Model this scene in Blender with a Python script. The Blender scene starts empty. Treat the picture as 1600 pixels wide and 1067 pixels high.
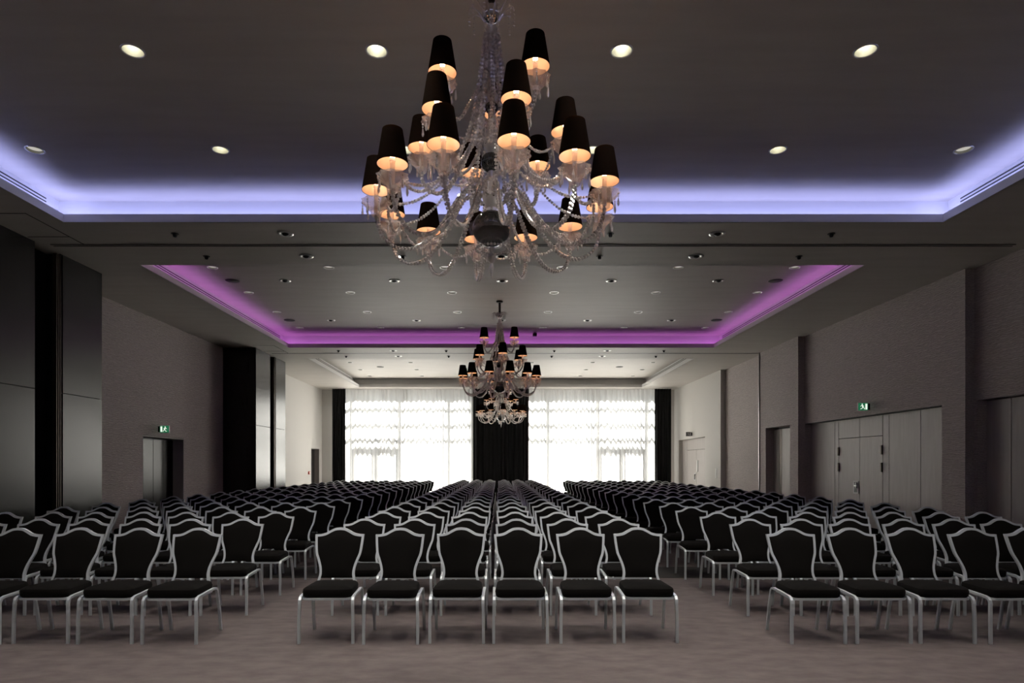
import bpy, bmesh, math, random
from mathutils import Vector, Matrix
from mathutils.geometry import delaunay_2d_cdt
random.seed(7)
sc = bpy.context.scene
C = sc.collection
PI = math.pi

# ------------------------------------------------------------------ camera, world, sun, exposure
EYE = 1.5
cam_d = bpy.data.cameras.new('camera'); cam = bpy.data.objects.new('camera', cam_d); C.objects.link(cam)
cam.location = (0, 0, EYE); cam.rotation_euler = (PI / 2, 0, 0)
cam_d.sensor_width = 36; cam_d.lens = 980 / 1600 * 36
cam_d.shift_x = 20 / 1600; cam_d.shift_y = 193.5 / 1600
cam_d.clip_start = .05; cam_d.clip_end = 300
sc.camera = cam

world = bpy.data.worlds.new('sky'); sc.world = world; world.use_nodes = True
bg = world.node_tree.nodes['Background']
bg.inputs['Color'].default_value = (.93, .96, 1, 1); bg.inputs['Strength'].default_value = 1.0

sun_d = bpy.data.lights.new('sun', 'SUN'); sun = bpy.data.objects.new('sun', sun_d); C.objects.link(sun)
sun_d.energy = 80; sun_d.angle = .009; sun_d.color = (1, .93, .85)
sun.location = (6, 45, 25)
sun.rotation_euler = Vector((-.22, -1, -1)).to_track_quat('-Z', 'Y').to_euler()

vs = sc.view_settings
sc.display_settings.display_device = 'sRGB'
vs.view_transform = 'Standard'; vs.look = 'None'; vs.exposure = 0; vs.gamma = 1; vs.use_curve_mapping = False
sc.cycles.use_denoising = True
sc.cycles.max_bounces = 10; sc.cycles.diffuse_bounces = 5; sc.cycles.glossy_bounces = 4
sc.cycles.transmission_bounces = 8; sc.cycles.transparent_max_bounces = 12
sc.cycles.sample_clamp_indirect = 6

# ------------------------------------------------------------------ materials
M = {}
def mat(name, col=(.5, .5, .5), rough=.6, metal=0, **kw):
    m = bpy.data.materials.new(name); m.use_nodes = True
    b = m.node_tree.nodes['Principled BSDF']
    b.inputs['Base Color'].default_value = (*col, 1); b.inputs['Roughness'].default_value = rough
    b.inputs['Metallic'].default_value = metal
    for k, v in kw.items():
        b.inputs[k.replace('_', ' ')].default_value = v
    M[name] = m
    return m
def nodes(m):
    nt = m.node_tree
    return nt, nt.nodes, nt.links, nt.nodes['Principled BSDF']
def grain(m, c1, c2, scale=(1, 1, 1), nscale=8, detail=4, bump=0, bdist=.01, lo=.35, hi=.65):
    nt, n, l, b = nodes(m)
    tc = n.new('ShaderNodeTexCoord'); mp = n.new('ShaderNodeMapping'); mp.inputs['Scale'].default_value = scale
    nz = n.new('ShaderNodeTexNoise'); nz.inputs['Scale'].default_value = nscale; nz.inputs['Detail'].default_value = detail
    cr = n.new('ShaderNodeValToRGB'); cr.color_ramp.elements[0].position = lo; cr.color_ramp.elements[1].position = hi
    cr.color_ramp.elements[0].color = (*c1, 1); cr.color_ramp.elements[1].color = (*c2, 1)
    l.new(tc.outputs['Object'], mp.inputs['Vector']); l.new(mp.outputs['Vector'], nz.inputs['Vector'])
    l.new(nz.outputs['Fac'], cr.inputs['Fac']); l.new(cr.outputs['Color'], b.inputs['Base Color'])
    if bump:
        bp = n.new('ShaderNodeBump'); bp.inputs['Strength'].default_value = bump; bp.inputs['Distance'].default_value = bdist
        l.new(nz.outputs['Fac'], bp.inputs['Height']); l.new(bp.outputs['Normal'], b.inputs['Normal'])
    return m

grain(mat('carpet', rough=.95), (.098, .0795, .0765), (.150, .122, .1175), (1.2, 2.2, 1), 4, 9, .5, .008, .3, .7)
grain(mat('carpet_dark', rough=.9), (.02, .018, .017), (.03, .027, .025), (1, 1, 1), 20, 4)
grain(mat('ceiling_paint', rough=.54), (.54, .505, .462), (.58, .545, .50), (.3, 2, 1), 3, 3)
mat('cove_paint', (.72, .71, .70), .7)
grain(mat('wood', rough=.27), (.005, .0045, .004), (.012, .0105, .0095), (14, 14, .5), 4, 6, .08, .002)
M['wood'].node_tree.nodes['Principled BSDF'].inputs['Specular IOR Level'].default_value = .38
mat('black', (.008, .008, .008), .5)
mat('black_metal', (.012, .012, .012), .35, .3)
mat('seam', (.05, .05, .045), .7)
mat('steel', (.45, .45, .44), .3, .9)
mat('dark_mirror', (.13, .14, .14), .06, 1)
mat('bright_trim', (.85, .85, .83), .3, .8)
mat('chrome', (.75, .76, .78), .06, 1)
mat('white_plastic', (.75, .75, .73), .4)
mat('bronze', (.09, .07, .055), .4, .6)
grain(mat('door_paint', rough=.5), (.46, .425, .40), (.51, .475, .45), (6, 6, .6), 3, 4)
mat('door_dark', (.018, .017, .016), .3)
mat('reveal', (.38, .355, .335), .7)
mat('plain_wall', (.55, .53, .50), .7)
mat('grey_frame', (.10, .098, .095), .5, .2)
mat('terrace', (.05, .05, .048), .85)  # unseen ground, kept dark to limit sunlight bounced onto the curtains
mat('red_plastic', (.5, .03, .02), .4)
mat('upholstery', (.0050, .0042, .0036), .9)
M['upholstery'].node_tree.nodes['Principled BSDF'].inputs['Sheen Weight'].default_value = .01
M['upholstery'].node_tree.nodes['Principled BSDF'].inputs['Specular IOR Level'].default_value = .12
mat('silver', (.68, .725, .755), .45, .45)
mat('drape', (.010, .010, .011), .9)
mat('reflector', (.42, .42, .37), .45, .5)

def wallpaper():
    m = mat('wallpaper', (.3, .27, .26), .75)
    nt, n, l, b = nodes(m)
    tc = n.new('ShaderNodeTexCoord'); mp = n.new('ShaderNodeMapping'); mp.inputs['Scale'].default_value = (1, .35, 1.6)
    wv = n.new('ShaderNodeTexWave'); wv.wave_type = 'BANDS'; wv.bands_direction = 'Z'
    wv.inputs['Scale'].default_value = 7.0; wv.inputs['Distortion'].default_value = 9; wv.inputs['Detail'].default_value = 2
    wv.inputs['Detail Scale'].default_value = 2.2
    cr = n.new('ShaderNodeValToRGB')
    cr.color_ramp.elements[0].color = (.40, .35, .338, 1); cr.color_ramp.elements[1].color = (.55, .485, .47, 1)
    bp = n.new('ShaderNodeBump'); bp.inputs['Strength'].default_value = .5; bp.inputs['Distance'].default_value = .012
    l.new(tc.outputs['Object'], mp.inputs['Vector']); l.new(mp.outputs['Vector'], wv.inputs['Vector'])
    l.new(wv.outputs['Fac'], cr.inputs['Fac']); l.new(cr.outputs['Color'], b.inputs['Base Color'])
    l.new(wv.outputs['Fac'], bp.inputs['Height']); l.new(bp.outputs['Normal'], b.inputs['Normal'])
wallpaper()

def emis(name, col, s):
    m = bpy.data.materials.new(name); m.use_nodes = True; nt = m.node_tree; nt.nodes.clear()
    o = nt.nodes.new('ShaderNodeOutputMaterial'); e = nt.nodes.new('ShaderNodeEmission')
    e.inputs['Color'].default_value = (*col, 1); e.inputs['Strength'].default_value = s
    nt.links.new(e.outputs[0], o.inputs['Surface']); M[name] = m
emis('bulb', (1, .58, .39), 14)
emis('downlight_on', (1, .93, .78), 22)
emis('unlit_lens_glow', (1, .95, .86), .5)  # faint glow added to lenses of unlit downlights, in place of reflected glints
emis('sign_green', (.03, .22, .10), .6)
emis('sign_white', (.88, 1, .84), 1.0)

def mixmat(name, a, b, fac):
    m = bpy.data.materials.new(name); m.use_nodes = True; nt = m.node_tree; nt.nodes.clear()
    o = nt.nodes.new('ShaderNodeOutputMaterial'); mx = nt.nodes.new('ShaderNodeMixShader'); mx.inputs[0].default_value = fac
    for i, (t, c) in enumerate((a, b)):
        s = nt.nodes.new(t); s.inputs['Color'].default_value = (*c, 1); nt.links.new(s.outputs[0], mx.inputs[1 + i])
        if t == 'ShaderNodeBsdfGlossy': s.inputs['Roughness'].default_value = .02
    nt.links.new(mx.outputs[0], o.inputs['Surface']); M[name] = m
    return m
mixmat('pane', ('ShaderNodeBsdfTransparent', (.93, .95, .95)), ('ShaderNodeBsdfGlossy', (.9, .9, .9)), .06)
mixmat('shade_black', ('ShaderNodeBsdfDiffuse', (.012, .009, .007)), ('ShaderNodeBsdfTranslucent', (.11, .045, .018)), .4)
mixmat('glass', ('ShaderNodeBsdfTransparent', (.96, .96, .97)), ('ShaderNodeBsdfGlossy', (.95, .95, .95)), .10)
def crystal(name, clear, milk):
    m = bpy.data.materials.new(name); m.use_nodes = True; nt = m.node_tree; nt.nodes.clear(); N = nt.nodes.new; L = nt.links.new
    o = N('ShaderNodeOutputMaterial'); gl = N('ShaderNodeBsdfGlossy'); gl.inputs['Roughness'].default_value = .06; gl.inputs['Color'].default_value = (.97, .95, .93, 1)
    df = N('ShaderNodeBsdfDiffuse'); df.inputs['Color'].default_value = (.92, .88, .85, 1); tl = N('ShaderNodeBsdfTranslucent'); tl.inputs['Color'].default_value = (.92, .88, .85, 1)
    a = N('ShaderNodeMixShader'); a.inputs[0].default_value = .5; L(df.outputs[0], a.inputs[1]); L(tl.outputs[0], a.inputs[2])
    b = N('ShaderNodeMixShader'); b.inputs[0].default_value = milk; L(gl.outputs[0], b.inputs[1]); L(a.outputs[0], b.inputs[2])
    t = N('ShaderNodeBsdfTransparent'); c = N('ShaderNodeMixShader'); c.inputs[0].default_value = clear; L(b.outputs[0], c.inputs[1]); L(t.outputs[0], c.inputs[2])
    L(c.outputs[0], o.inputs['Surface']); M[name] = m
crystal('crystal', .10, .70)
crystal('thin_crystal', .60, .55)
mat('shade_lining', (.85, .70, .52), .8)
# sheer voile: mostly translucent, a little see-through
m = mixmat('sheer_base', ('ShaderNodeBsdfTranslucent', (.80, .80, .80)), ('ShaderNodeBsdfDiffuse', (.75, .74, .72)), .22)
nt = m.node_tree; o = next(x for x in nt.nodes if x.type == 'OUTPUT_MATERIAL'); old = o.inputs['Surface'].links[0].from_socket
tr = nt.nodes.new('ShaderNodeBsdfTransparent'); mx = nt.nodes.new('ShaderNodeMixShader'); mx.inputs[0].default_value = .045
nt.links.new(old, mx.inputs[1]); nt.links.new(tr.outputs[0], mx.inputs[2]); nt.links.new(mx.outputs[0], o.inputs['Surface'])
M['sheer'] = m

# ------------------------------------------------------------------ mesh helpers
class MB:
    def __init__(s): s.v = []; s.f = []; s.m = []
    def add(s, v, f, mi=0):
        o = len(s.v); s.v += [tuple(x) for x in v]; s.f += [tuple(o + i for i in q) for q in f]; s.m += [mi] * len(f); return s
    def box(s, x0, x1, y0, y1, z0, z1, mi=0):
        v = [(x, y, z) for z in (z0, z1) for y in (y0, y1) for x in (x0, x1)]
        return s.add(v, [(0, 2, 3, 1), (4, 5, 7, 6), (0, 1, 5, 4), (2, 6, 7, 3), (0, 4, 6, 2), (1, 3, 7, 5)], mi)
    def bevel_box(s, x0, x1, y0, y1, z0, z1, b=.004, mi=0):
        bm = bmesh.new(); bmesh.ops.create_cube(bm, size=1)
        for v in bm.verts:
            v.co = (x0 + (v.co.x + .5) * (x1 - x0), y0 + (v.co.y + .5) * (y1 - y0), z0 + (v.co.z + .5) * (z1 - z0))
        bmesh.ops.bevel(bm, geom=bm.edges[:], offset=b, segments=1, affect='EDGES')
        bm.verts.index_update()
        s.add([v.co[:] for v in bm.verts], [[v.index for v in f.verts] for f in bm.faces], mi); bm.free(); return s
    def lathe(s, prof, n=16, c=(0, 0, 0), mi=0, wob=None):
        v = []; f = []
        for (r, z) in prof:
            for k in range(n):
                a = 2 * PI * k / n; rr = r if wob is None else r * (1 + wob * (k % 2))
                v.append((c[0] + rr * math.cos(a), c[1] + rr * math.sin(a), c[2] + z))
        for i in range(len(prof) - 1):
            for k in range(n):
                k2 = (k + 1) % n; f.append((i * n + k, i * n + k2, (i + 1) * n + k2, (i + 1) * n + k))
        return s.add(v, f, mi)
    def tube(s, pts, r, n=6, mi=0, caps=True):
        pts = [Vector(p) for p in pts]; rs = r if isinstance(r, (list, tuple)) else [r] * len(pts)
        v = []; f = []; up = None
        for i, p in enumerate(pts):
            t = (pts[min(i + 1, len(pts) - 1)] - pts[max(i - 1, 0)]).normalized()
            if up is None: up = Vector((0, 0, 1)) if abs(t.z) < .9 else Vector((1, 0, 0))
            a = t.cross(up).normalized(); b = a.cross(t).normalized(); up = b
            for k in range(n):
                q = 2 * PI * k / n; v.append(p + (a * math.cos(q) + b * math.sin(q)) * rs[i])
        for i in range(len(pts) - 1):
            for k in range(n):
                k2 = (k + 1) % n; f.append((i * n + k, i * n + k2, (i + 1) * n + k2, (i + 1) * n + k))
        if caps:
            f.append(tuple(range(n - 1, -1, -1))); f.append(tuple((len(pts) - 1) * n + k for k in range(n)))
        return s.add(v, f, mi)
    def rect_sweep(s, pts, wx, wy, mi=0, side=(1, 0, 0)):
        """rectangular bar along pts; 'side' is the width direction, the other is perpendicular to path"""
        pts = [Vector(p) for p in pts]; sd = Vector(side); v = []; f = []; N = len(pts)
        for i, p in enumerate(pts):
            a = (p - pts[i - 1]).normalized() if i else None
            b = (pts[i + 1] - p).normalized() if i < N - 1 else None
            t = ((a or b) + (b or a)).normalized(); nn = t.cross(sd).normalized()
            k = 1 / max(.5, t.dot(b or a))
            for (u, w) in ((-1, -1), (1, -1), (1, 1), (-1, 1)):
                v.append(p + sd * u * wx / 2 + nn * w * wy / 2 * k)
        for i in range(N - 1):
            for k in range(4):
                k2 = (k + 1) % 4; f.append((i * 4 + k, i * 4 + k2, i * 4 + 4 + k2, i * 4 + 4 + k))
        f.append((3, 2, 1, 0)); f.append(tuple((N - 1) * 4 + k for k in range(4)))
        return s.add(v, f, mi)
    def bead(s, p, r, mi=0, sq=1.0):
        x, y, z = p
        s.add([(x + a * r, y + b * r, z + c * r * sq) for a, b, c in ICO], ICOF, mi)
        return s
    def mesh(s, name, mats, smooth=False):
        me = bpy.data.meshes.new(name); me.from_pydata(s.v, [], s.f)
        for mm in (mats if isinstance(mats, (list, tuple)) else [mats]): me.materials.append(M[mm])
        if any(s.m): me.polygons.foreach_set('material_index', s.m)
        bm = bmesh.new(); bm.from_mesh(me); bmesh.ops.recalc_face_normals(bm, faces=bm.faces[:]); bm.to_mesh(me); bm.free()
        if smooth:
            me.polygons.foreach_set('use_smooth', [True] * len(me.polygons))
            try: me.set_sharp_from_angle(angle=math.radians(38))
            except Exception: pass
        me.update(); return me
    def build(s, name, mats, parent=None, smooth=False, loc=None):
        return obj(name, s.mesh(name, mats, smooth), parent, loc)
_bm = bmesh.new(); bmesh.ops.create_icosphere(_bm, subdivisions=1, radius=1); _bm.verts.index_update()
ICO = [v.co[:] for v in _bm.verts]; ICOF = [[v.index for v in f.verts] for f in _bm.faces]; _bm.free()

def obj(name, me, parent=None, loc=None):
    o = bpy.data.objects.new(name, me); C.objects.link(o); o.parent = parent
    if loc is not None: o.location = loc
    return o
def tag(o, label=None, cat=None, group=None, kind=None):
    if label: o['label'] = label
    if cat: o['category'] = cat
    if group: o['group'] = group
    if kind: o['kind'] = kind
    return o
def thing(name, label, cat, loc=(0, 0, 0), group=None, kind=None):
    o = bpy.data.objects.new(name, None); C.objects.link(o); o.location = loc; o.empty_display_size = .1
    return tag(o, label, cat, group, kind)
def copy_tree(o, parent=None):
    c = o.copy(); C.objects.link(c); c.parent = parent
    for ch in o.children: copy_tree(ch, c)
    return c
def catmull(P, n=6):
    P = [Vector(p) for p in P]; out = []
    for i in range(len(P) - 1):
        p0 = P[max(i - 1, 0)]; p1 = P[i]; p2 = P[i + 1]; p3 = P[min(i + 2, len(P) - 1)]
        for k in range(n):
            t = k / n
            out.append(.5 * ((2 * p1) + (p2 - p0) * t + (2 * p0 - 5 * p1 + 4 * p2 - p3) * t * t + (3 * p1 - p0 - 3 * p2 + p3) * t ** 3))
    out.append(P[-1]); return out
ORD = ['zeroth', 'first', 'second', 'third', 'fourth', 'fifth', 'sixth', 'seventh', 'eighth', 'ninth', 'tenth', 'eleventh', 'twelfth',
       'thirteenth', 'fourteenth', 'fifteenth', 'sixteenth', 'seventeenth', 'eighteenth', 'nineteenth', 'twentieth', 'twenty-first']

# ------------------------------------------------------------------ room dimensions
SOF = 4.75; CEI = 5.12; LIP = .107; LEDGE = .22
XL = -7.63; XR = 7.70; YB = 27.1; YF = -4.5
COVX = (-5.82, 5.93)
COVES = [(1.25, 8.38), (10.18, 17.31), (19.11, 26.05)]
TRACKS = [.33, 9.26, 18.19]

# floor
fl = MB().box(XL - 1, XR + 1, YF - .3, YB + .4, -.2, 0).build('floor', 'carpet'); tag(fl, 'taupe carpet covering the hall floor', kind='structure')
for y0, y1 in ((8.35, 9.25), (17.28, 18.18)):
    MB().box(XL + .05, XR - .05, y0, y1, 0, .004).build('carpet_strip', 'carpet_dark', fl)

# ceiling with recessed coves ------------------------------------------------
def plate_with_holes(x0, x1, y0, y1, z, rects=(), circles=(), n=20):
    vs_ = [(x0, y0), (x1, y0), (x1, y1), (x0, y1)]; es = [(0, 1), (1, 2), (2, 3), (3, 0)]
    for (a, b, c, d) in rects:
        o = len(vs_); vs_ += [(a, c), (b, c), (b, d), (a, d)]; es += [(o, o + 1), (o + 1, o + 2), (o + 2, o + 3), (o + 3, o)]
    for (cx, cy, r) in circles:
        o = len(vs_); vs_ += [(cx + r * math.cos(2 * PI * k / n), cy + r * math.sin(2 * PI * k / n)) for k in range(n)]
        es += [(o + k, o + (k + 1) % n) for k in range(n)]
    V, E, F, *_ = delaunay_2d_cdt([Vector(v) for v in vs_], es, [], 0, 1e-6)
    keep = []
    for f in F:
        cx = sum(V[i].x for i in f) / len(f); cy = sum(V[i].y for i in f) / len(f)
        if any(a < cx < b and c < cy < d for a, b, c, d in rects): continue
        if any((cx - a) ** 2 + (cy - b) ** 2 < (r * .97) ** 2 for a, b, r in circles): continue
        keep.append(tuple(f))
    return MB().add([(v.x, v.y, z) for v in V], keep)

GX = [-5.33, -3.2, -1.07, 1.07, 3.2, 5.33]
GXB = [x + .08 for x in GX]
GY = [[2.04, 3.76, 5.48, 7.2], [11.48, 13.14, 14.81, 16.5], [20.4, 22.06, 23.73, 25.4]]
DL_R = .085
downs = []
for s in range(3):
    for j, y in enumerate(GY[s]):
        for i, x in enumerate(GX if s == 0 else GXB):
            if s == 0 and j < 2 and False: continue
            downs.append((s, j, i, x, y))
ceil = plate_with_holes(XL - 1, XR + 1, YF - .3, YB + .12, SOF, [(COVX[0], COVX[1], a, b) for a, b in COVES]).build('ceiling', 'ceiling_paint')
tag(ceil, 'grey soffit with three recessed coves', kind='structure')
for s, (a, b) in enumerate(COVES):
    x0, x1 = COVX; t = .02
    for (q0, q1, r0, r1) in ((x0 - t, x0, a - t, b + t), (x1, x1 + t, a - t, b + t), (x0, x1, a - t, a), (x0, x1, b, b + t)):
        MB().box(q0, q1, r0, r1, SOF, SOF + LIP).build('cove_lip', 'cove_paint', ceil)
    X0, X1, A, B = x0 - LEDGE, x1 + LEDGE, a - LEDGE, b + LEDGE
    plate_with_holes(X0, X1, A, B, SOF + .012, [(x0 - t, x1 + t, a - t, b + t)]).build('cove_ledge', 'cove_paint', ceil)
    for (q0, q1, r0, r1) in ((X0 - t, X0, A - t, B + t), (X1, X1 + t, A - t, B + t), (X0, X1, A - t, A), (X0, X1, B, B + t)):
        MB().box(q0, q1, r0, r1, SOF + .002, CEI + .02).build('cove_wall', 'cove_paint', ceil)
    plate_with_holes(X0 - .02, X1 + .02, A - .02, B + .02, CEI, (), [(x, y, DL_R) for (ss, j, i, x, y) in downs if ss == s]).build('recessed_ceiling', 'ceiling_paint', ceil)
    for xs, sg in ((X0, 1), (X1, -1)):
        for z in (5.012, 5.055):
            q = sorted((xs, xs + sg * .004))
            MB().box(q[0], q[1], a + .35, b - .02, z - .008, z + .008).build('air_slot', 'seam', ceil)
# roof slab over everything keeps daylight out
MB().box(XL - 1.2, XR + 1.2, YF - .4, YB + .15, CEI + .35, CEI + .5).build('roof_slab', 'black', ceil)
for y in TRACKS:
    MB().box(-6.6, 7.6, y - .040, y - .025, SOF - .006, SOF + .001).build('partition_track', 'steel' if y > 15 else 'seam', ceil)
    MB().box(-6.6, 7.6, y + .025, y + .040, SOF - .006, SOF + .001).build('partition_track', 'seam', ceil)
for y in TRACKS[1:]:
    MB().box(-6.7, -6.11, y - 1.18, y - 1.165, SOF - .004, SOF + .001).build('ceiling_seam', 'seam', ceil)
    MB().box(-6.115, -6.10, y - 1.18, y - .02, SOF - .004, SOF + .001).build('ceiling_seam', 'seam', ceil)
    MB().box(-6.7, -6.11, y - .35, y - .335, SOF - .004, SOF + .001).build('ceiling_seam', 'seam', ceil)

# coloured light strips hidden behind the cove lips
def cove_light(s, col, wpm):
    a, b = COVES[s]; x0, x1 = COVX; z = SOF + .062; h = .085 if s == 0 else .11
    for (cx, cy, L, rz) in ((x0 - h, (a + b) / 2, b - a + .2, PI / 2), (x1 + h, (a + b) / 2, b - a + .2, PI / 2),
                            ((x0 + x1) / 2, a - h, x1 - x0 + .2, 0), ((x0 + x1) / 2, b + h, x1 - x0 + .2, 0)):
        ld = bpy.data.lights.new('cove_light', 'AREA'); ld.shape = 'RECTANGLE'; ld.size = L; ld.size_y = .07
        ld.energy = wpm * L; ld.color = col
        lo = bpy.data.objects.new('cove_light', ld); C.objects.link(lo); lo.location = (cx, cy, z); lo.rotation_euler = (PI, 0, rz)
        mb = MB()
        if rz: mb.box(cx - .02, cx + .02, cy - L / 2, cy + L / 2, z - .045, z - .005)
        else: mb.box(cx - L / 2, cx + L / 2, cy - .02, cy + .02, z - .045, z - .005)
        mb.build('led_strip', 'white_plastic', ceil)
cove_light(0, (.42, .46, 1.0), 2.8)
cove_light(1, (.76, .21, .93), .95)

# walls -----------------------------------------------------------------------
def wall_y(name, x_in, x_out, y0, y1, holes, m, parent=None, z1=SOF):
    """wall slab along Y with openings (ya, yb, top)"""
    mb = MB(); x = sorted((x_in, x_out)); y = y0
    for (ya, yb, zt) in sorted(holes):
        if ya > y: mb.box(x[0], x[1], y, ya, 0, z1)
        mb.box(x[0], x[1], ya, yb, zt, z1); y = yb
    if y < y1: mb.box(x[0], x[1], y, y1, 0, z1)
    return mb.build(name, m, parent)

wl = wall_y('wall_left', XL, XL - .28, YF, 17.6, [(13.42, 15.18, 2.16)], 'wallpaper'); tag(wl, 'taupe rippled wallpaper on the left wall', kind='structure')
wall_y('far_wall', XL, XL - .28, 17.6, YB, [(25.45, 26.6, 2.19)], 'plain_wall', wl)

wr = thing('wall_right', 'stepped right wall with wallpaper over recessed doors', None, (XR, 0, 0), kind='structure')
def rwall(name, x, y0, y1, holes, m='wallpaper'):
    o = wall_y(name, x, x + .32, y0, y1, holes, m); o.parent = wr; o.matrix_parent_inverse = Matrix.Translation((-XR, 0, 0)); return o
rwall('wall_section', 7.85, YF, 9.22, [(6.6, 9.22, 2.57)])
rwall('wall_section', 7.85, 9.30, 10.365, [(9.30, 10.30, 2.57)])
rwall('wall_section', 7.70, 10.365, 15.8, [(10.91, 15.78, 2.55)])
rwall('wall_section', 7.53, 15.8, 18.12, [(16.25, 17.72, 2.55)])
rwall('wall_section', 7.70, 18.26, 21.33, [])
rwall('wall_section', 7.53, 21.33, YB, [(22.95, 26.3, 2.55)], 'plain_wall')
for y in (9.26, 18.19):
    o = MB().box(8.0, 8.04, y - .06, y + .09, 0, SOF).build('partition_slot', 'black'); o.parent = wr; o.matrix_parent_inverse = Matrix.Translation((-XR, 0, 0))
    if y < 15: continue
    o = MB().box(7.50, 7.53, y - .072, y - .05, 0, SOF).build('slot_trim', 'steel'); o.parent = wr; o.matrix_parent_inverse = Matrix.Translation((-XR, 0, 0))
# closing skin behind the niches
o = MB().box(8.25, 8.3, YF, YB, 0, SOF).build('niche_back', 'reveal'); o.parent = wr; o.matrix_parent_inverse = Matrix.Translation((-XR, 0, 0))

wb = MB().box(XL - .5, -6.92, YB - .1, YB + .15, 0, SOF).box(7.27, XR + .5, YB - .1, YB + .15, 0, SOF).box(-7.05, 7.27, YB - .1, YB + .15, SOF - .03, SOF + .05).box(-1.15, 1.30, YB - .1, YB + .15, 0, SOF - .03).build('wall_back', 'plain_wall')
tag(wb, 'pale end wall around the tall windows', kind='structure')
wf = MB().box(XL - .5, XR + .6, YF - .2, YF, 0, SOF).build('wall_front', 'plain_wall'); tag(wf, 'plain wall behind the viewpoint', kind='structure')

# dark timber piers on the left, where the folding partitions park
def pier(y0, ya, yb, y1):
    xf = -6.71
    core = MB().box(XL - .02, xf - .03, y0 + .03, ya, 0, SOF).box(XL - .02, xf - .25, ya, yb, 0, SOF).box(XL - .02, xf - .03, yb, y1 - .03, 0, SOF).build('partition_pier', 'black', wl)
    g = .004
    for (c, d) in ((y0, ya), (yb, y1)):
        for z0, z1 in ((.0, 2.61), (2.61, SOF - .01)):
            MB().bevel_box(xf - .03, xf, c + g, d - g, z0 + g, z1 - g, .003).build('wood_panel', 'wood', core)
    for z0, z1 in ((.0, 2.61), (2.61, SOF - .01)):
        MB().bevel_box(XL + .01, xf - .032, y0, y0 + .03, z0 + g, z1 - g, .003).build('wood_panel', 'wood', core)
        MB().bevel_box(XL + .01, xf - .032, y1 - .03, y1, z0 + g, z1 - g, .003).build('wood_panel', 'wood', core)
    for k in range(3):
        yy = yb - .03 - k * .045
        MB().box(xf - .04 - .012 * k, xf - .005, yy - .006, yy + .006, 0, SOF - .03).build('metal_trim', 'bronze', core)
pier(8.37, 9.07, 9.64, 10.6)
pier(17.3, 18.38, 18.84, 19.69)

# doors -------------------------------------------------------------------------
def plabel(o, l): o['label'] = l; return o
def hinge(p, x, y, z, h=.19):
    MB().bevel_box(x - .03, x, y - .022, y + .022, z - h / 2, z + h / 2, .004).build('hinge', 'bronze', p)
def handle_plate(p, x, y, z, side=1):
    pl = MB().bevel_box(x - .012, x, y - .1, y + .1, z - .14, z + .14, .003).build('handle_plate', 'white_plastic', p)
    MB().box(x - .016, x - .011, y - .055, y + .06, z - .11, z + .11).build('recess', 'black', pl)
    MB().bevel_box(x - .045, x - .012, y - .05 * side - .012, y - .05 * side + .012, z - .02, z + .1, .004).bevel_box(x - .05, x - .035, y - .09, y + .05, z + .02, z + .045, .004).build('lever', 'steel', pl)

d1 = thing('door_1', 'wide grey double door with panels set in the right wall', None, (7.85, 13.4, 0), kind='structure')
INV = Matrix.Translation((-7.85, -13.4, 0))
def dpart(o, p=d1):
    o.parent = p; return o
def panelx(name, p, x, y0, y1, z0, z1, m='door_paint', inv=None, th=.04):
    g = .005
    o = MB().bevel_box(x, x + th, y0 + g, y1 - g, z0 + g, z1 - g, .004).build(name, m, p)
    if inv: o.matrix_parent_inverse = inv
    return o
def with_inv(root):
    for ch in root.children: ch.matrix_parent_inverse = Matrix.Translation(-Vector(root.location))
for (a, b) in ((10.93, 11.68), (11.68, 12.63), (12.63, 12.84), (14.51, 14.67), (14.67, 15.78)):
    panelx('side_panel', d1, 7.85, a, b, 0, 2.55)
for k, (a, b) in enumerate(((12.84, 13.66), (13.66, 14.51))):
    panelx('over_panel', d1, 7.85, a, b, 2.11, 2.55)
    lf = panelx('door_leaf', d1, 7.85, a, b, 0, 2.11)
    e = a + .02 if k == 0 else b - .02
    for z in (1.82, 1.46): hinge(lf, 7.85, e, z)
    if k == 1: handle_plate(lf, 7.85, a + .13, 1.02)
MB().box(7.90, 7.94, 10.9, 15.8, 0, 2.56).build('backing', 'seam', d1)
MB().box(7.705, 7.85, 10.91, 15.78, 2.535, 2.549).build('head_underside', 'seam', d1)  # dark slab lining the underside of the niche head
with_inv(d1)

d2 = thing('door_2', 'narrow pale door recessed beside the right partition slot', None, (7.75, 17, 0), kind='structure')
panelx('door_leaf', d2, 7.75, 16.26, 17.2, 0, 2.5); panelx('side_panel', d2, 7.75, 17.2, 17.34, 0, 2.5, 'bronze'); panelx('side_panel', d2, 7.75, 17.34, 17.71, 0, 2.5, 'reveal')
MB().box(7.80, 7.84, 16.25, 17.72, 0, 2.55).build('backing', 'seam', d2); with_inv(d2)

d3 = thing('door_3', 'pale grey exit door at the far end of the right wall', None, (7.68, 24.6, 0), kind='structure')
panelx('side_panel', d3, 7.68, 25.6, 26.29, 0, 2.55); panelx('over_panel', d3, 7.68, 23.2, 25.6, 2.11, 2.55)
lf = panelx('door_leaf', d3, 7.68, 24.4, 25.6, 0, 2.11); handle_plate(lf, 7.68, 24.6, 1.05)
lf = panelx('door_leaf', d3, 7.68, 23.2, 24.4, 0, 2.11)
MB().bevel_box(7.66, 7.68, 24.22, 24.34, 1.25, 1.7, .003).build('reflection_patch', 'white_plastic', lf)  # white patch standing in for a bright reflection on the leaf
panelx('side_panel', d3, 7.68, 22.96, 23.2, 0, 2.55); MB().box(7.73, 7.77, 22.95, 26.3, 0, 2.55).build('backing', 'seam', d3); with_inv(d3)

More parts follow.
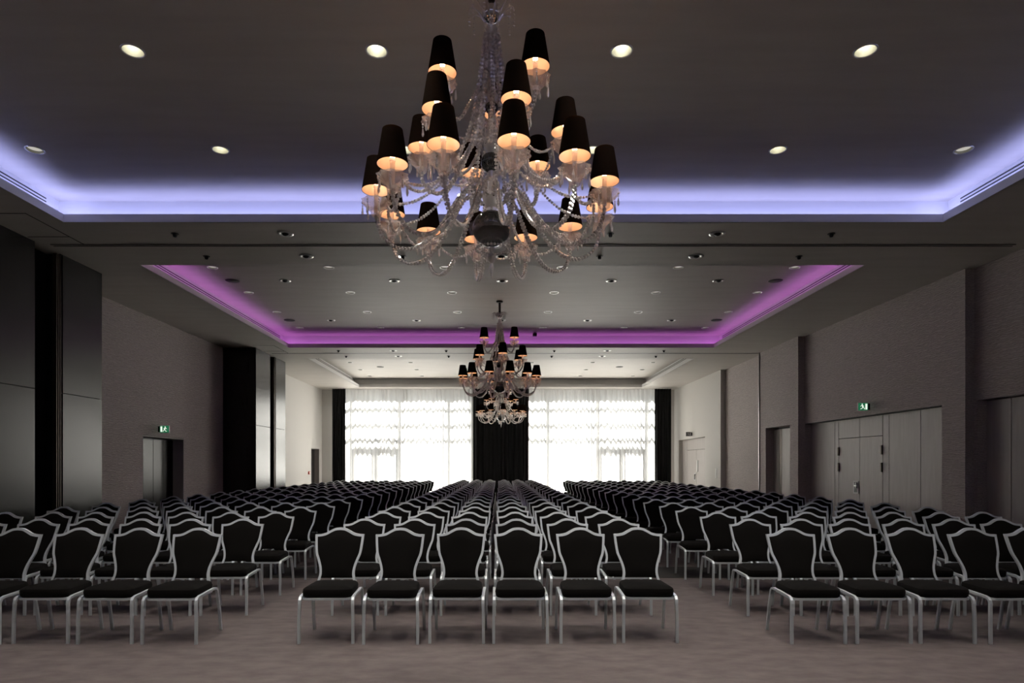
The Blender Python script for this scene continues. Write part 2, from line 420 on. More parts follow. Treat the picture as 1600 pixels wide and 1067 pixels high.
d4 = thing('door_4', 'dark door recessed under the lit exit sign, left wall', None, (XL - .26, 14.3, 0), kind='structure')
g = .005
MB().bevel_box(XL - .3, XL - .26, 13.42 + g, 14.3 - g, 0, 2.1, .004).build('door_leaf', 'wood', d4)
MB().bevel_box(XL - .3, XL - .26, 14.3 + g, 15.18 - g, 0, 2.1, .004).build('door_leaf', 'wood', d4)
MB().box(XL - .34, XL - .30, 13.3, 15.3, 0, 2.4).build('backing', 'black', d4)
MB().box(XL - .279, XL - .001, 13.42, 13.44, 0, 2.14).box(XL - .279, XL - .001, 15.16, 15.18, 0, 2.14).box(XL - .279, XL - .001, 13.42, 15.18, 2.12, 2.155).build('frame', 'reveal', d4)
with_inv(d4)
d5 = thing('door_5', 'black doorway in the far left wall near the drape', None, (XL - .2, 26, 0), kind='structure')
MB().bevel_box(XL - .24, XL - .2, 25.45, 26.6, 0, 2.18, .004).build('door_leaf', 'door_dark', d5)
MB().box(XL - .2, XL - .001, 25.45, 25.47, 0, 2.18).box(XL - .2, XL - .001, 26.58, 26.6, 0, 2.18).build('frame', 'reveal', d5); with_inv(d5)
# door niche nearest the camera on the right
d6 = thing('door_6', 'plain grey door panels at the right edge of view', None, (8.0, 9.8, 0), kind='structure')
panelx('door_leaf', d6, 8.0, 9.31, 9.8, 0, 2.56); panelx('door_leaf', d6, 8.0, 9.8, 10.29, 0, 2.56)
panelx('door_leaf', d6, 8.0, 7.9, 9.21, 0, 2.56); panelx('door_leaf', d6, 8.0, 6.61, 7.9, 0, 2.56); with_inv(d6)

# windows -------------------------------------------------------------------------
YG = YB + .02
def window(name, x0, x1, mulls, door, label):
    w = thing(name, label, None, ((x0 + x1) / 2, YG, 0), kind='structure')
    top = SOF - .03; xs = sorted([x0] + mulls + [x1])
    for x in mulls: MB().box(x - .06, x + .06, YG - .07, YG + .09, 0, top).build('mullion', 'grey_frame', w)
    MB().box(x0, x1, YG - .05, YG + .05, 0, .08).build('sill', 'grey_frame', w)
    MB().box(x0, x1, YG - .05, YG + .05, top - .08, top).build('head', 'grey_frame', w)
    for a, b in zip(xs[:-1], xs[1:]):
        isd = a in door
        MB().box(a, b, YG + .005, YG + .017, .08 if not isd else 2.6, top - .08).build('pane', 'pane', w)
        if isd:
            MB().box(a, b, YG - .05, YG + .06, 2.48, 2.62).build('transom', 'grey_frame', w)
            mid = (a + b) / 2
            for c, d in ((a + .045, mid), (mid, b - .045)):
                dr = MB().box(c, c + .13, YG - .03, YG + .04, .08, 2.48).box(d - .13, d, YG - .03, YG + .04, .08, 2.48).box(c + .13, d - .13, YG - .03, YG + .04, .08, .3).box(c + .13, d - .13, YG - .03, YG + .04, 2.36, 2.48).build('glass_door', 'grey_frame', w)
                MB().box(c + .13, d - .13, YG, YG + .012, .3, 2.36).build('pane', 'pane', dr)
    with_inv(w)
    for ch in w.children:
        pass
    return w
window('window_1', -7.05, -1.15, [-6.22, -4.15, -2.05], [-6.22], 'tall glazed wall with doors, left of the central drape')
window('window_2', 1.30, 7.27, [2.16, 4.28, 6.38], [4.28], 'tall glazed wall with doors, right of the central drape')
# outside: shading blades, overhang and terrace
sh = thing('sun_shade', 'horizontal shading blades outside the end windows', 'sunshade', (0, 28.3, 0))
for z in (5.42, 4.74, 4.12):
    MB().box(-9, 9, 28.24, 28.36, z - .03, z + .03).build('blade', 'grey_frame', sh)
for x in (-8.4, -6.22, -4.15, -2.05, 2.16, 4.28, 6.38, 8.4):
    MB().box(x - .03, x + .03, 28.26, 28.34, -.05, 5.6).build('post', 'grey_frame', sh)
with_inv(sh)
for ch in sh.children: pass
tag(MB().box(-40, 40, YB + .45, 80, -.25, -.05).build('terrace', 'terrace'), 'dark paved terrace outside the windows', kind='structure')

# curtains
def curtain(name, x0, x1, y, z0, z1, wl_, amp, m, label, group, seed=0, sway=0):
    rnd = random.Random(seed); n = max(6, int((x1 - x0) / wl_)); per = 10
    xs = []; ys = []; x = 0; seg = [1 + rnd.uniform(-.35, .35) for _ in range(n)]; tot = sum(seg)
    for i, sg in enumerate(seg):
        a = amp * rnd.uniform(.6, 1.25)
        for k in range(per):
            t = k / per; xs.append((x + t * sg) / tot); ys.append(a * math.sin(2 * PI * t))
        x += sg
    xs.append(1); ys.append(0)
    zs = [z0 + (z1 - z0) * k / 8 for k in range(9)]
    v = []; f = []; N = len(xs)
    for iz, z in enumerate(zs):
        t = iz / 8; gather = 1 - .45 * max(0, (t - .75) / .25)
        for k in range(N):
            v.append((x0 + xs[k] * (x1 - x0) + sway * math.sin(PI * t) * (xs[k] - .5), y + ys[k] * gather + .015 * math.sin(3 * t + xs[k] * 40), z))
    for iz in range(8):
        for k in range(N - 1): f.append((iz * N + k, iz * N + k + 1, iz * N + N + k + 1, iz * N + N + k))
    o = MB().add(v, f).build(name, m, smooth=True)
    return tag(o, label, 'curtain', group)
curtain('sheer_curtain', -6.85, -1.05, 26.72, .01, SOF - .01, .20, .075, 'sheer', 'white sheer curtain backlit by daylight, left of the central black drape', 'sheer window curtains', 1)
curtain('sheer_curtain', 1.21, 6.66, 26.72, .01, SOF - .01, .20, .075, 'sheer', 'white sheer curtain backlit by daylight, right of the central black drape', 'sheer window curtains', 2)
curtain('black_drape', -7.07, -6.50, 26.55, .01, SOF - .01, .14, .05, 'drape', 'black drape gathered at the left end of the windows', 'black window drapes', 3)
curtain('black_drape', 6.58, 7.28, 26.55, .01, SOF - .01, .14, .05, 'drape', 'black drape gathered at the right end of the windows', 'black window drapes', 4)
curtain('black_drape', -1.10, 1.25, 26.5, .01, SOF - .01, .17, .05, 'drape', 'wide black drape hanging between the two white curtains', 'black window drapes', 5)

# ------------------------------------------------------------------ chairs
def chair_meshes():
    R = {}
    def yb(z): return .115 + (z - .40) * (.29 - .115) / (.926 - .40)
    side = [(.163, .36), (.166, .42), (.163, .455), (.153, .49), (.147, .53), (.154, .585), (.176, .65), (.195, .70), (.205, .77), (.2125, .856)]
    side = catmull([(a, 0, b) for a, b in side], 3)
    side = [(p.x, p.z) for p in side]
    arch = [(.2125, .856), (.175, .858), (.13, .868), (.085, .892), (.045, .910), (0, .915)]
    arch = [(p.x, p.z) for p in catmull([(a, 0, b) for a, b in arch], 3)]
    half = side + arch[1:]
    path = [(-x, z) for x, z in half] + [(x, z) for x, z in reversed(half[:-1])]
    # frame: bar swept in the leaning plane of the back
    mb = MB(); N = len(path); v = []; f = []; w = .0105; d = .011
    for i, (x, z) in enumerate(path):
        def dirv(a, b):
            q = Vector((b[0] - a[0], b[1] - a[1])); return q.normalized()
        a = dirv(path[i - 1], path[i]) if i else None; b = dirv(path[i], path[i + 1]) if i < N - 1 else None
        t = ((a or b) + (b or a)).normalized(); nn = Vector((-t.y, t.x)); k = 1 / max(.55, t.dot(b or a))
        for (s, e) in ((1, -1), (-1, -1), (-1, 1), (1, 1)):
            px, pz = x + nn.x * s * w * k, z + nn.y * s * w * k
            v.append((px, yb(pz) + e * d, pz))
    for i in range(N - 1):
        for k in range(4):
            k2 = (k + 1) % 4; f.append((i * 4 + k, i * 4 + k2, i * 4 + 4 + k2, i * 4 + 4 + k))
    f.append((3, 2, 1, 0)); f.append(tuple((N - 1) * 4 + k for k in range(4)))
    mb.add(v, f); R['back_frame'] = mb.mesh('back_frame', 'silver', True)
    # padded panel
    def interp(tab, q, inv=False):
        for (a, b), (c, e) in zip(tab[:-1], tab[1:]):
            if min(a, c) <= q <= max(a, c) and a != c: return b + (e - b) * (q - a) / (c - a)
        return tab[-1][1] if abs(q - tab[-1][0]) < abs(q - tab[0][0]) else tab[0][1]
    zx = sorted([(z, x) for x, z in side]); xz = sorted([(x, z) for x, z in arch])
    nu, nv = 12, 10; zb = .487; v = []; f = []
    for sgn in (-1, 1):
        for j in range(nv + 1):
            for i in range(nu + 1):
                u = -1 + 2 * i / nu; t = j / nv
                zt = interp(xz, abs(u) * .2) - .008
                z = zb + t * (zt - zb); hw = interp(zx, min(zb + t * (.85 - zb), .85)) - .006
                bul = (1 - u ** 4) * (1 - (2 * t - 1) ** 6)
                v.append((u * hw, yb(z) + sgn * (.008 + (.02 if sgn < 0 else .012) * bul), z))
    K = (nu + 1) * (nv + 1)
    for s in (0, K):
        for j in range(nv):
            for i in range(nu):
                a = s + j * (nu + 1) + i; f.append((a, a + 1, a + nu + 2, a + nu + 1))
    ring = [i for i in range(nu + 1)] + [j * (nu + 1) + nu for j in range(1, nv + 1)] + [nv * (nu + 1) + i for i in range(nu - 1, -1, -1)] + [j * (nu + 1) for j in range(nv - 1, 0, -1)]
    for a, b in zip(ring, ring[1:] + ring[:1]): f.append((a, b, b + K, a + K))
    R['backrest'] = MB().add(v, f).mesh('backrest', 'upholstery', True)
    # seat cushion: rounded trapezoid, domed
    def outline(hwf, hwb, yf, ybk, r, n=5):
        pts = []
        for (cx, cy, a0) in ((hwb - r, ybk - r, 0), (-(hwb - r), ybk - r, PI / 2), (-(hwf - r), yf + r, PI), (hwf - r, yf + r, 1.5 * PI)):
            for k in range(n + 1):
                a = a0 + PI / 2 * k / n; pts.append((cx + r * math.cos(a), cy + r * math.sin(a)))
        return pts
    v = []; f = []; lv = [(.0, .383, -.008), (.0, .395, .003), (.0, .43, .008), (.0, .452, .002), (0, .466, -.018), (0, .474, -.055), (0, .478, -.11)]
    n = None
    for (_, z, g) in lv:
        o = outline(.205 + g, .192 + g, -.225 - g, .165 + g, max(.03, .055 + g)); n = len(o); v += [(x, y, z) for x, y in o]
    for i in range(len(lv) - 1):
        for k in range(n):
            k2 = (k + 1) % n; f.append((i * n + k, i * n + k2, i * n + n + k2, i * n + n + k))
    f.append(tuple(range(n))); f.append(tuple((len(lv) - 1) * n + k for k in range(n)))
    R['seat'] = MB().add(v, f).mesh('seat', 'upholstery', True)
    v = []; f = []
    A = outline(.212, .20, -.232, .172, .06); B = outline(.19, .178, -.21, .15, .045)
    for z in (.364, .383):
        v += [(x, y, z) for x, y in A]; v += [(x, y, z) for x, y in B]
    n = len(A)
    for k in range(n):
        k2 = (k + 1) % n
        f += [(k, k2, 2 * n + k2, 2 * n + k), (n + k, 3 * n + k, 3 * n + k2, n + k2), (k, n + k, n + k2, k2), (2 * n + k, 2 * n + k2, 3 * n + k2, 3 * n + k)]
    R['seat_frame'] = MB().add(v, f).mesh('seat_frame', 'silver', True)
    # legs: inverted U on each side, split in front and rear halves
    for s in (-1, 1):
        xt, xb = s * .222, s * .226
        fr = [(xb, -.235, 0), (xb, -.232, .20), (xt, -.228, .335), (xt, -.222, .362), (xt, -.205, .380), (xt, -.175, .388), (xt, -.02, .397)]
        rr = [(xb, .235, 0), (xb, .20, .20), (xt, .168, .345), (xt, .158, .375), (xt, .14, .395), (xt, .11, .402), (xt, -.02, .397)]
        R['leg_f%d' % s] = MB().rect_sweep(fr, .0235, .019).mesh('leg', 'silver', False)
        R['leg_r%d' % s] = MB().rect_sweep(rr, .0235, .019).mesh('leg', 'silver', False)
    return R
CH = chair_meshes()
def chair_proto():
    r = thing('banquet_chair', 'chair', 'chair')
    for k, me in CH.items(): obj('leg' if k.startswith('leg') else k, me, r)
    return r
COLS = {'left': [-2.76 - .552 * i for i in range(7)], 'centre': [-.085 + .5465 * (i - 2.5) for i in range(6)], 'right': [2.69 + .547 * i for i in range(7)]}
ROWS = {'left': 20, 'centre': 21, 'right': 20}
Y0 = 5.505; DY = .985
spots = []
rj = random.Random(11)
for r in range(21):
    for blk in ('centre', 'left', 'right'):
        if r >= ROWS[blk]: continue
        for i, x in enumerate(COLS[blk]):
            y = Y0 + DY * r
            jx, jy, jr = rj.gauss(0, .008), rj.gauss(0, .012), rj.gauss(0, .9)
            lo = 780 + 980 * (x - .235) / (y - .2); hi = 780 + 980 * (x + .235) / (y - .2)
            lo2 = 780 + 980 * (x - .235) / (y + .26); hi2 = 780 + 980 * (x + .235) / (y + .26)
            if max(hi, hi2) < -1 or min(lo, lo2) > 1601: continue
            spots.append((r, blk, i, x + jx, y + jy, math.radians(jr)))
proto = chair_proto()
for q, (r, blk, i, x, y, a) in enumerate(spots[:300]):
    o = proto if q == 0 else copy_tree(proto)
    o.location = (x, y, 0); o.rotation_euler = (0, 0, a)
    row = ORD[r + 1]
    if blk == 'centre': l = f'black chair with silver frame, {row} row of centre block, {ORD[i + 1]} from left'
    else: l = f'black chair with silver frame, {row} row of {blk} block, {ORD[i + 1]} from aisle'
    tag(o, l, 'chair', f'banquet chairs of the {blk} block')
rest = spots[300:]
if rest:
    mb = MB()
    for (r, blk, i, x, y, a) in rest:
        T = Matrix.Translation((x, y, 0)) @ Matrix.Rotation(a, 4, 'Z')
        for k, me in CH.items():
            mi = 0 if me.materials[0].name == 'upholstery' else 1
            mb.add([T @ v.co for v in me.vertices], [tuple(p.vertices) for p in me.polygons], mi)
    tag(mb.build('banquet_chair_rows', ['upholstery', 'silver'], smooth=True), 'rearmost rows of black banquet chairs nearest the windows', 'chairs', kind='stuff')

# ------------------------------------------------------------------ chandeliers
def petal_cup(mb, c, r0, r1, z0, z1, n=20):
    h = z1 - z0
    mb.lathe([(r0 * .5, z0), (r0, z0 + .1 * h), (r0 * 1.15, z0 + .35 * h), (r1 * .8, z0 + .75 * h), (r1, z1), (r1 * .93, z1 - .004), (r1 * .74, z0 + .75 * h + .003), (r0 * .9, z0 + .4 * h)], n, c, 0, .13)
def bead_chain(mb, pts, r, step):
    pts = [Vector(p) for p in pts]; acc = 0
    for a, b in zip(pts[:-1], pts[1:]):
        L = (b - a).length; t = -acc
        while t + step <= L:
            t += step; mb.bead(a + (b - a) * (t / L), r * random.uniform(.8, 1.15))
        acc = L - t if t > -acc else acc + L
def sag(a, b, s, n=10):
    a, b = Vector(a), Vector(b)
    return [a + (b - a) * (k / n) + Vector((0, 0, -4 * s * (k / n) * (1 - k / n))) for k in range(n + 1)]
def drop(mb, p, L):
    x, y, z = p
    mb.bead((x, y, z), .008); mb.bead((x, y, z - .018), .006)
    mb.lathe([(.001, 0), (.004, -.008), (.010, -L * .7), (.006, -L * .92), (.001, -L)], 5, (x, y, z - .024))

# arm geometry is built once per tier along +X and rotated
def arm_meshes(tier):
    if tier == 0: R, zs, prof = .83, 3.45, [(.09, 3.44), (.16, 3.50), (.24, 3.46), (.38, 3.23), (.52, 3.09), (.66, 3.06), (.77, 3.12), (.82, 3.22), (.83, 3.29)]
    elif tier == 1: R, zs, prof = .54, 3.88, [(.06, 3.84), (.12, 3.88), (.19, 3.82), (.29, 3.63), (.39, 3.54), (.48, 3.57), (.53, 3.65), (.54, 3.72)]
    else: R, zs, prof = .38, 4.28, [(.04, 4.22), (.09, 4.25), (.15, 4.17), (.23, 4.02), (.31, 3.98), (.36, 4.04), (.38, 4.12)]
    prof = [(r, z - CEI) for r, z in prof]; zs -= CEI; ez = prof[-1][1]
    path = catmull([(r, 0, z) for r, z in prof], 6)
    D = {}
    D['arm'] = MB().tube(path, .0075, 6).mesh('arm', 'chrome', True)
    mb = MB(); bead_chain(mb, [p + Vector((0, .009, -.012)) for p in path], .0145, .024); bead_chain(mb, [p + Vector((0, -.009, -.010)) for p in path], .0135, .026)
    D['beading'] = mb.mesh('beading', 'crystal')
    mb = MB(); petal_cup(mb, (R, 0, 0), .032, .098, ez - .03, ez + .085)
    D['glass_cup'] = mb.mesh('glass_cup', 'thin_crystal', False)
    D['candle'] = MB().lathe([(.001, ez), (.016, ez), (.016, zs + .02), (.02, zs + .022), (.02, zs + .035), (.001, zs + .036)], 10, (R, 0, 0)).mesh('candle', 'crystal', True)
    D['bulb'] = MB().lathe([(.001, zs + .036), (.013, zs + .04), (.019, zs + .06), (.014, zs + .085), (.001, zs + .105)], 10, (R, 0, 0)).mesh('bulb', 'bulb', True)
    mb = MB(); H = .225
    mb.lathe([(.1025, zs), (.066, zs + H)], 28, (R, 0, 0), 0)
    mb.lathe([(.1000, zs + .001), (.0635, zs + H)], 28, (R, 0, 0), 1)
    mb.lathe([(.1025, zs), (.1000, zs + .001)], 28, (R, 0, 0), 0)
    me = bpy.data.meshes.new('lamp_shade'); me.from_pydata(mb.v, [], mb.f); me.materials.append(M['shade_black']); me.materials.append(M['shade_lining'])
    me.polygons.foreach_set('material_index', mb.m); me.polygons.foreach_set('use_smooth', [True] * len(me.polygons))
    try: me.set_sharp_from_angle(angle=math.radians(40))
    except Exception: pass
    me.update(); D['lamp_shade'] = me
    mb = MB()
    for k in range(7):
        a = 2 * PI * k / 7; drop(mb, (R + .095 * math.cos(a), .095 * math.sin(a), ez + .065), .06 + .02 * (k % 2))
    D['crystal_drops'] = mb.mesh('crystal_drops', 'crystal')
    return D
ARMS = [arm_meshes(t) for t in range(3)]
OFF = [10, 18, -4]
def body_meshes():
    D = {}
    Z = lambda z: z - CEI
    D['canopy'] = (MB().lathe([(.0, 0), (.075, 0), (.078, -.012), (.06, -.03), (.0, -.034)], 24), 'black_metal')
    D['stem'] = (MB().lathe([(.026, -.02), (.026, -.24), (.0, -.24)], 14), 'black_metal')
    D['crown_ball'] = (MB().lathe([(.0, -.235)] + [(.072 * math.sin(t), -.305 + .072 * math.cos(t)) for t in [PI * k / 10 for k in range(1, 10)]] + [(.0, -.378)], 20), 'chrome')
    mb = MB()
    for k in range(10):
        a = 2 * PI * k / 10; c, s = math.cos(a), math.sin(a)
        pts = catmull([(.05 * c, .05 * s, -.36), (.10 * c, .10 * s, -.29), (.15 * c, .15 * s, -.26), (.165 * c, .165 * s, -.29)], 5)
        mb.tube(pts, [.008 - .004 * i / (len(pts) - 1) for i in range(len(pts))], 5)
        for q in range(4): mb.bead((.163 * c, .163 * s, -.315 - .028 * q), .010, 0, .7)
    D['crown'] = (mb, 'crystal')
    prof = []
    for (r, z) in [(.02, 4.74), (.045, 4.70), (.025, 4.62), (.02, 4.5), (.05, 4.44), (.022, 4.38), (.03, 4.26), (.055, 4.2), (.03, 4.12), (.02, 4.0), (.04, 3.92), (.06, 3.84), (.03, 3.78), (.022, 3.6), (.03, 3.52), (.07, 3.46), (.04, 3.38)]:
        prof.append((r, Z(z)))
    D['column'] = (MB().lathe(prof, 14), 'crystal')
    D['column_core'] = (MB().lathe([(.009, Z(4.75)), (.009, Z(3.3))], 8), 'chrome')
    def bowl(z, r): return [(r * math.sin(t), Z(z) - r * .85 * math.cos(t)) for t in [PI * k / 12 for k in range(0, 10)]]
    D['small_bowl'] = (MB().lathe(bowl(4.12, .05), 18), 'dark_mirror')
    D['middle_bowl'] = (MB().lathe(bowl(3.72, .082), 20), 'dark_mirror')
    D['silver_ball'] = (MB().lathe([(.140 * math.sin(t), Z(3.235) - .130 * math.cos(t)) for t in [PI * k / 16 for k in range(17)]], 28), 'dark_mirror')
    D['glass_bowl'] = (MB().lathe([(.172 * math.sin(t), Z(3.25) - .158 * math.cos(t)) for t in [PI * k / 16 for k in range(0, 9)]] + [(.165 * math.sin(t), Z(3.25) - .151 * math.cos(t)) for t in [PI * k / 16 for k in range(8, -1, -1)]], 28), 'glass')
    D['finial'] = (MB().lathe([(.0, Z(3.10)), (.02, Z(3.09)), (.012, Z(3.06)), (.032, Z(3.03)), (.028, Z(3.0)), (.012, Z(2.98)), (.016, Z(2.95)), (.004, Z(2.88)), (.0, Z(2.86))], 12), 'crystal')
    return D
BODY = {k: (mb.mesh(k, m_, True)) for k, (mb, m_) in body_meshes().items()}
def chain_mesh(kind):
    mb = MB(); Z = lambda z: z - CEI
    if kind == 'long': bead_chain(mb, catmull([(.05, 0, Z(4.66)), (.075, 0, Z(4.45)), (.11, 0, Z(4.2)), (.17, 0, Z(3.95)), (.25, 0, Z(3.74))], 6), .0150, .031)
    if kind == 'inner': bead_chain(mb, catmull([(.04, 0, Z(4.6)), (.06, 0, Z(4.3)), (.085, 0, Z(4.0)), (.13, 0, Z(3.7)), (.15, 0, Z(3.46))], 6), .0135, .029)
    if kind == 'spoke': bead_chain(mb, sag((.22, 0, Z(3.74)), (.76, 0, Z(3.37)), .12, 12), .0125, .023)
    if kind == 'swag':
        a = 2 * PI / 12; bead_chain(mb, sag((.76, 0, Z(3.37)), (.76 * math.cos(a), .76 * math.sin(a), Z(3.37)), .12, 12), .0125, .023)
    if kind == 'swag6':
        a = 2 * PI / 6; bead_chain(mb, sag((.46, 0, Z(3.80)), (.46 * math.cos(a), .46 * math.sin(a), Z(3.80)), .12, 12), .0115, .022)
    if kind == 'ring':
        bead_chain(mb, [(.115 * math.cos(t), .115 * math.sin(t), Z(3.085)) for t in [2 * PI * k / 40 for k in range(41)]], .012, .024)
    return mb.mesh('bead_chain', 'crystal')
CHAIN = {k: chain_mesh(k) for k in ('long', 'inner', 'spoke', 'swag', 'swag6', 'ring')}
def chandelier(x, y, off, label):
    root = thing('chandelier', label, 'chandelier', (x, y, CEI), 'crystal chandeliers along the hall')
    for k, me in BODY.items(): obj(k, me, root)
    for t, n in ((0, 12), (1, 6), (2, 3)):
        for k in range(n):
            ang = math.radians(-90 + off[t] + 360 / n * k)
            A = ARMS[t]; arm = obj('arm', A['arm'], root); arm.rotation_euler = (0, 0, ang)
            for nm in ('beading', 'glass_cup', 'candle', 'bulb', 'lamp_shade', 'crystal_drops'):
                c = obj(nm, A[nm], arm)
                if nm in ('beading', 'crystal_drops'): c['kind'] = 'stuff'
    def ch(kind, n, o=0):
        for k in range(n):
            c = obj('bead_chain', CHAIN[kind], root); c['kind'] = 'stuff'; c.rotation_euler = (0, 0, math.radians(-90 + o + 360 / n * k))
    ch('long', 12); ch('inner', 6, 14); ch('spoke', 12, off[0]); ch('swag', 12, off[0]); ch('swag6', 6, off[1]); ch('ring', 1)
    return root
chandelier(-.056, 4.6, [10, 18, 54], 'large crystal chandelier with black lampshades hanging nearest, under the blue cove')
chandelier(.01, 13.85, [15, 7, 57], 'crystal chandelier with black lampshades under the purple cove, middle of three')
chandelier(.07, 22.8, [5, 20, 10], 'farthest crystal chandelier, pale against the central black drape')

# ------------------------------------------------------------------ ceiling fittings
def dl_meshes():
    ring = MB().lathe([(DL_R, .0), (DL_R + .003, -.006), (DL_R + .013, -.006), (DL_R + .016, .0)], 24).mesh('trim_ring', 'bright_trim', True)
    can = MB().lathe([(DL_R - .001, 0), (DL_R * .95, .05), (DL_R * .82, .12), (DL_R * .7, .18), (0, .181)], 24).mesh('reflector', 'reflector', True)
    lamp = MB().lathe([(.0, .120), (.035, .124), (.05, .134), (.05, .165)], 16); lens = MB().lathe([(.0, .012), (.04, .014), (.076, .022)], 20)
    return ring, can, lamp.mesh('lamp', 'downlight_on', True), lens.mesh('lamp', 'unlit_lens_glow', True)
RING, CAN, L_ON, L_OFF = dl_meshes()
names = ['blue-lit', 'purple-lit', 'far unlit']
for (s, j, i, x, y) in downs:
    on = s == 0 and 1 <= i <= 4
    px = 780 + 980 * x / y; py = 727 - 980 * (CEI - EYE) / y
    if (px < -8 or px > 1608 or py < -8) and not on: 
        vis = False
    else: vis = True
    if not vis: continue
    if py < -8: l = f'round recessed ceiling downlight overhead, row {ORD[j + 1]} out of view, {ORD[i + 1]} from left'
    else: l = f'round recessed downlight in the {names[s]} ceiling, {ORD[j + 1 - (2 if s == 0 else 0)]} row, {ORD[i + 1]} column from left'
    d = thing('downlight', l, 'downlight', (x, y, CEI), 'recessed downlights of the %s ceiling' % names[s])
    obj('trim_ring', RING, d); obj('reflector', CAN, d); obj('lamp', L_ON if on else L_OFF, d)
    if on:
        ld = bpy.data.lights.new('downlight_beam', 'SPOT'); ld.energy = 135 if j < 3 else 90; ld.color = (1, .94, .86); ld.spot_size = math.radians(105); ld.spot_blend = .8; ld.shadow_soft_size = .04
        lo = bpy.data.objects.new('downlight_beam', ld); C.objects.link(lo); lo.location = (x, y, CEI - .012)
# adjustable spots and loudspeakers
SP_RING = MB().lathe([(.06, -.001), (.066, -.007), (.085, -.013), (.105, -.008), (.112, -.001)], 24).mesh('trim_ring', 'bright_trim', True)
SP_EYE = MB().lathe([(.0, -.03), (.03, -.026), (.045, -.012), (.05, .0)], 16).mesh('eyeball', 'black', True)
SP_CUP = MB().lathe([(.0, -.002), (.061, -.003)], 20).mesh('cup', 'white_plastic', True)
SPK = MB().lathe([(.0, -.008), (.125, -.008), (.135, -.001)], 28).mesh('loudspeaker', 'seam', True)
NUB = MB().lathe([(.0, -.05), (.02, -.048), (.028, -.03), (.028, -.006), (.05, -.005), (.052, -.0005)], 14).mesh('nub', 'black_metal', True)
def spot(x, y, z, l, g):
    d = thing('adjustable_spotlight', l, 'spotlight', (x, y, z), g)
    obj('trim_ring', SP_RING, d); obj('cup', SP_CUP, d); obj('eyeball', SP_EYE, d)
def single(name, me, x, y, z, l, c, g):
    o = obj(name, me, None, (x, y, z)); tag(o, l, c, g)
for j, y in enumerate((12.3, 15.64)):
    rw = ('nearer', 'farther')[j]
    for i, x in enumerate((-4.2, -2.06, .06, 2.2, 4.3)): spot(x, y, CEI, f'black-centred adjustable spotlight in the purple-lit ceiling, {rw} row, {ORD[i + 1]} from left', 'adjustable spotlights in the purple-lit ceiling')
    for x, sd in ((-5.23, 'left'), (5.42, 'right')):
        single('ceiling_speaker', SPK, x, y, CEI, f'round dark ceiling loudspeaker by the {sd} purple cove edge, {rw} of two', 'speaker', 'round ceiling loudspeakers')
for s, yy in enumerate(((8.8, 9.75), (17.75, 18.65))):
    wh = ('between the blue and purple coves', 'between the purple and unlit coves')[s]
    for j, y in enumerate(yy):
        rw = ('nearer', 'farther')[j]
        for i, x in enumerate((-3.0, .03, 3.06)): spot(x, y, SOF, f'soffit spotlight {wh}, {rw} row, {("left", "middle", "right")[i]}', 'soffit spotlights')
        for i, x in enumerate((-4.55, -1.5, 1.56, 4.66)): single('sprinkler', NUB, x, y, SOF, f'small black sprinkler {wh}, {rw} row, {ORD[i + 1]} from left', 'sprinkler', 'black soffit sprinklers')
for x, sd in ((-4.37, 'left'), (4.42, 'right')):
    single('smoke_detector', SPK, x, 23.05, CEI, f'small dark detector on the far unlit ceiling, {sd} side', 'detector', 'detectors on the far ceiling')
p = thing('ceiling_camera', 'small black camera hanging by the purple cove, right of the chandelier', 'camera', (.97, 17.1, CEI))
obj('body', MB().bevel_box(-.055, .055, -.05, .05, -.10, -.02, .006).mesh('body', 'black'), p); obj('mount', MB().box(-.02, .02, -.02, .02, -.03, 0).mesh('mount', 'black'), p)

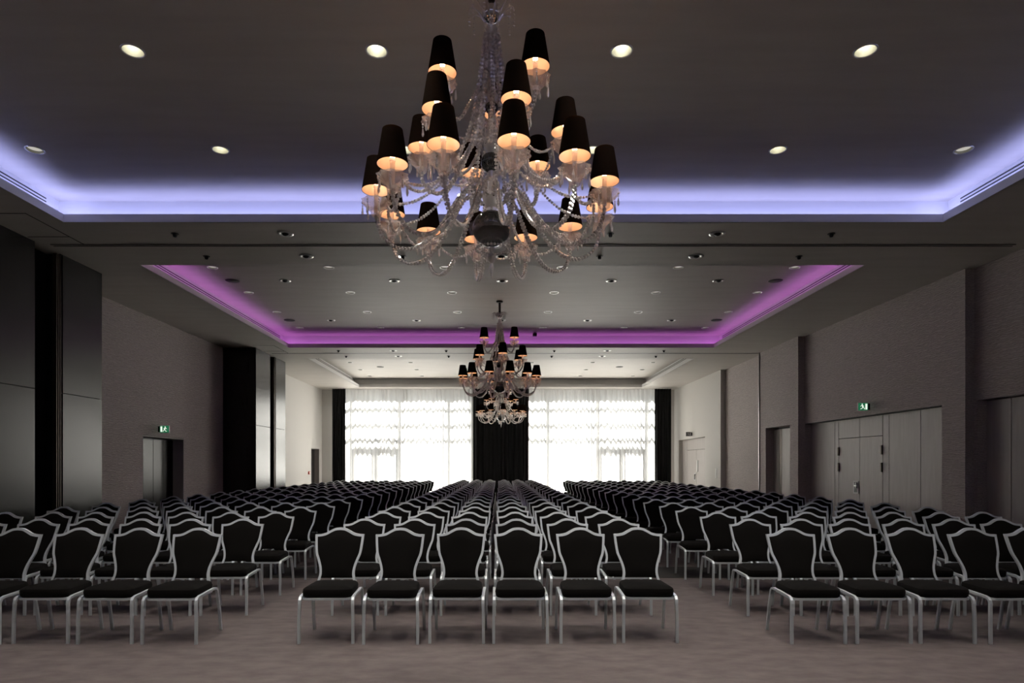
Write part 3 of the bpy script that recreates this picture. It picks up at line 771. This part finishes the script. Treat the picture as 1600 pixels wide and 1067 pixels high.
# exit signs -----------------------------------------------------------------------
def exit_sign(x, y, z, side, label, lit=True):
    """flag-mounted sign, facing the camera; side = +1 when the wall is on the right"""
    r = thing('exit_sign', label, 'exit sign', (x, y, z), 'green exit signs')
    w, h = .21, .17; x0 = -side * (w + .035); a, b = sorted((x0, -side * .035))
    MB().bevel_box(min(0, -side * .035), max(0, -side * .035), -.03, .03, -h / 2 + .02, h / 2 - .02, .004).build('bracket', 'black_metal', r)
    MB().bevel_box(a, b, -.02, .02, -h / 2, h / 2, .004).build('housing', 'white_plastic', r)
    f = MB().box(a + .006, b - .006, -.0235, -.0205, -h / 2 + .008, h / 2 - .008).build('panel', 'sign_green' if lit else 'grey_frame', r)
    c = (a + b) / 2; yq = -.0245; fx = lambda u: c + side * u
    mb = MB()
    def poly(pts):
        pts = [(fx(u), v_) for u, v_ in pts]; n = len(pts)
        mb.add([(u, yq, v_) for u, v_ in pts] + [(u, yq + .0012, v_) for u, v_ in pts], [tuple(range(n)), tuple(range(2 * n - 1, n - 1, -1))] + [(k, (k + 1) % n, n + (k + 1) % n, n + k) for k in range(n)])
    poly([(.045, -.06), (.085, -.06), (.085, .06), (.045, .06)])                       # doorway
    poly([(-.02 + .013 * math.cos(t), .048 + .013 * math.sin(t)) for t in [2 * PI * k / 10 for k in range(10)]])   # head
    poly([(-.035, .03), (-.01, .033), (.005, -.005), (-.015, -.012)])                  # torso
    poly([(-.012, .03), (.02, .012), (.016, .004), (-.012, .018)])                     # arm
    poly([(-.035, .03), (-.06, .005), (-.053, 0), (-.03, .02)])
    poly([(0, -.005), (.03, -.03), (.03, -.058), (.02, -.058), (.018, -.035), (-.012, -.012)])   # legs
    poly([(-.012, -.005), (-.03, -.035), (-.06, -.042), (-.06, -.052), (-.024, -.046), (.0, -.01)])
    mb.build('pictogram', 'sign_white' if lit else 'white_plastic', f)
    return r
exit_sign(XL, 14.05, 2.31, -1, 'green running-man exit sign on the left wall over the dark door')
exit_sign(XR, 13.05, 2.72, 1, 'green running-man exit sign above the grey double door')
exit_sign(7.53, 24.5, 2.72, 1, 'small unlit exit sign above the far right door', False)
cp = thing('call_point', 'small red fire alarm call point beside the far left doorway', 'alarm', (XL, 25.1, 1.2))
obj('box', MB().bevel_box(0, .05, -.06, .06, -.06, .06, .006).mesh('box', 'red_plastic'), cp); obj('face', MB().box(.05, .053, -.035, .035, -.03, .03).mesh('face', 'white_plastic'), cp)
sw = thing('wall_switch', 'slim white switch plate on the far right wall beside the door', 'switch', (7.53, 21.75, 1.22))
obj('plate', MB().bevel_box(-.015, 0, -.05, .05, -.17, .17, .003).mesh('plate', 'white_plastic'), sw); obj('rocker', MB().bevel_box(-.022, -.015, -.02, .02, -.1, .1, .002).mesh('rocker', 'white_plastic'), sw)
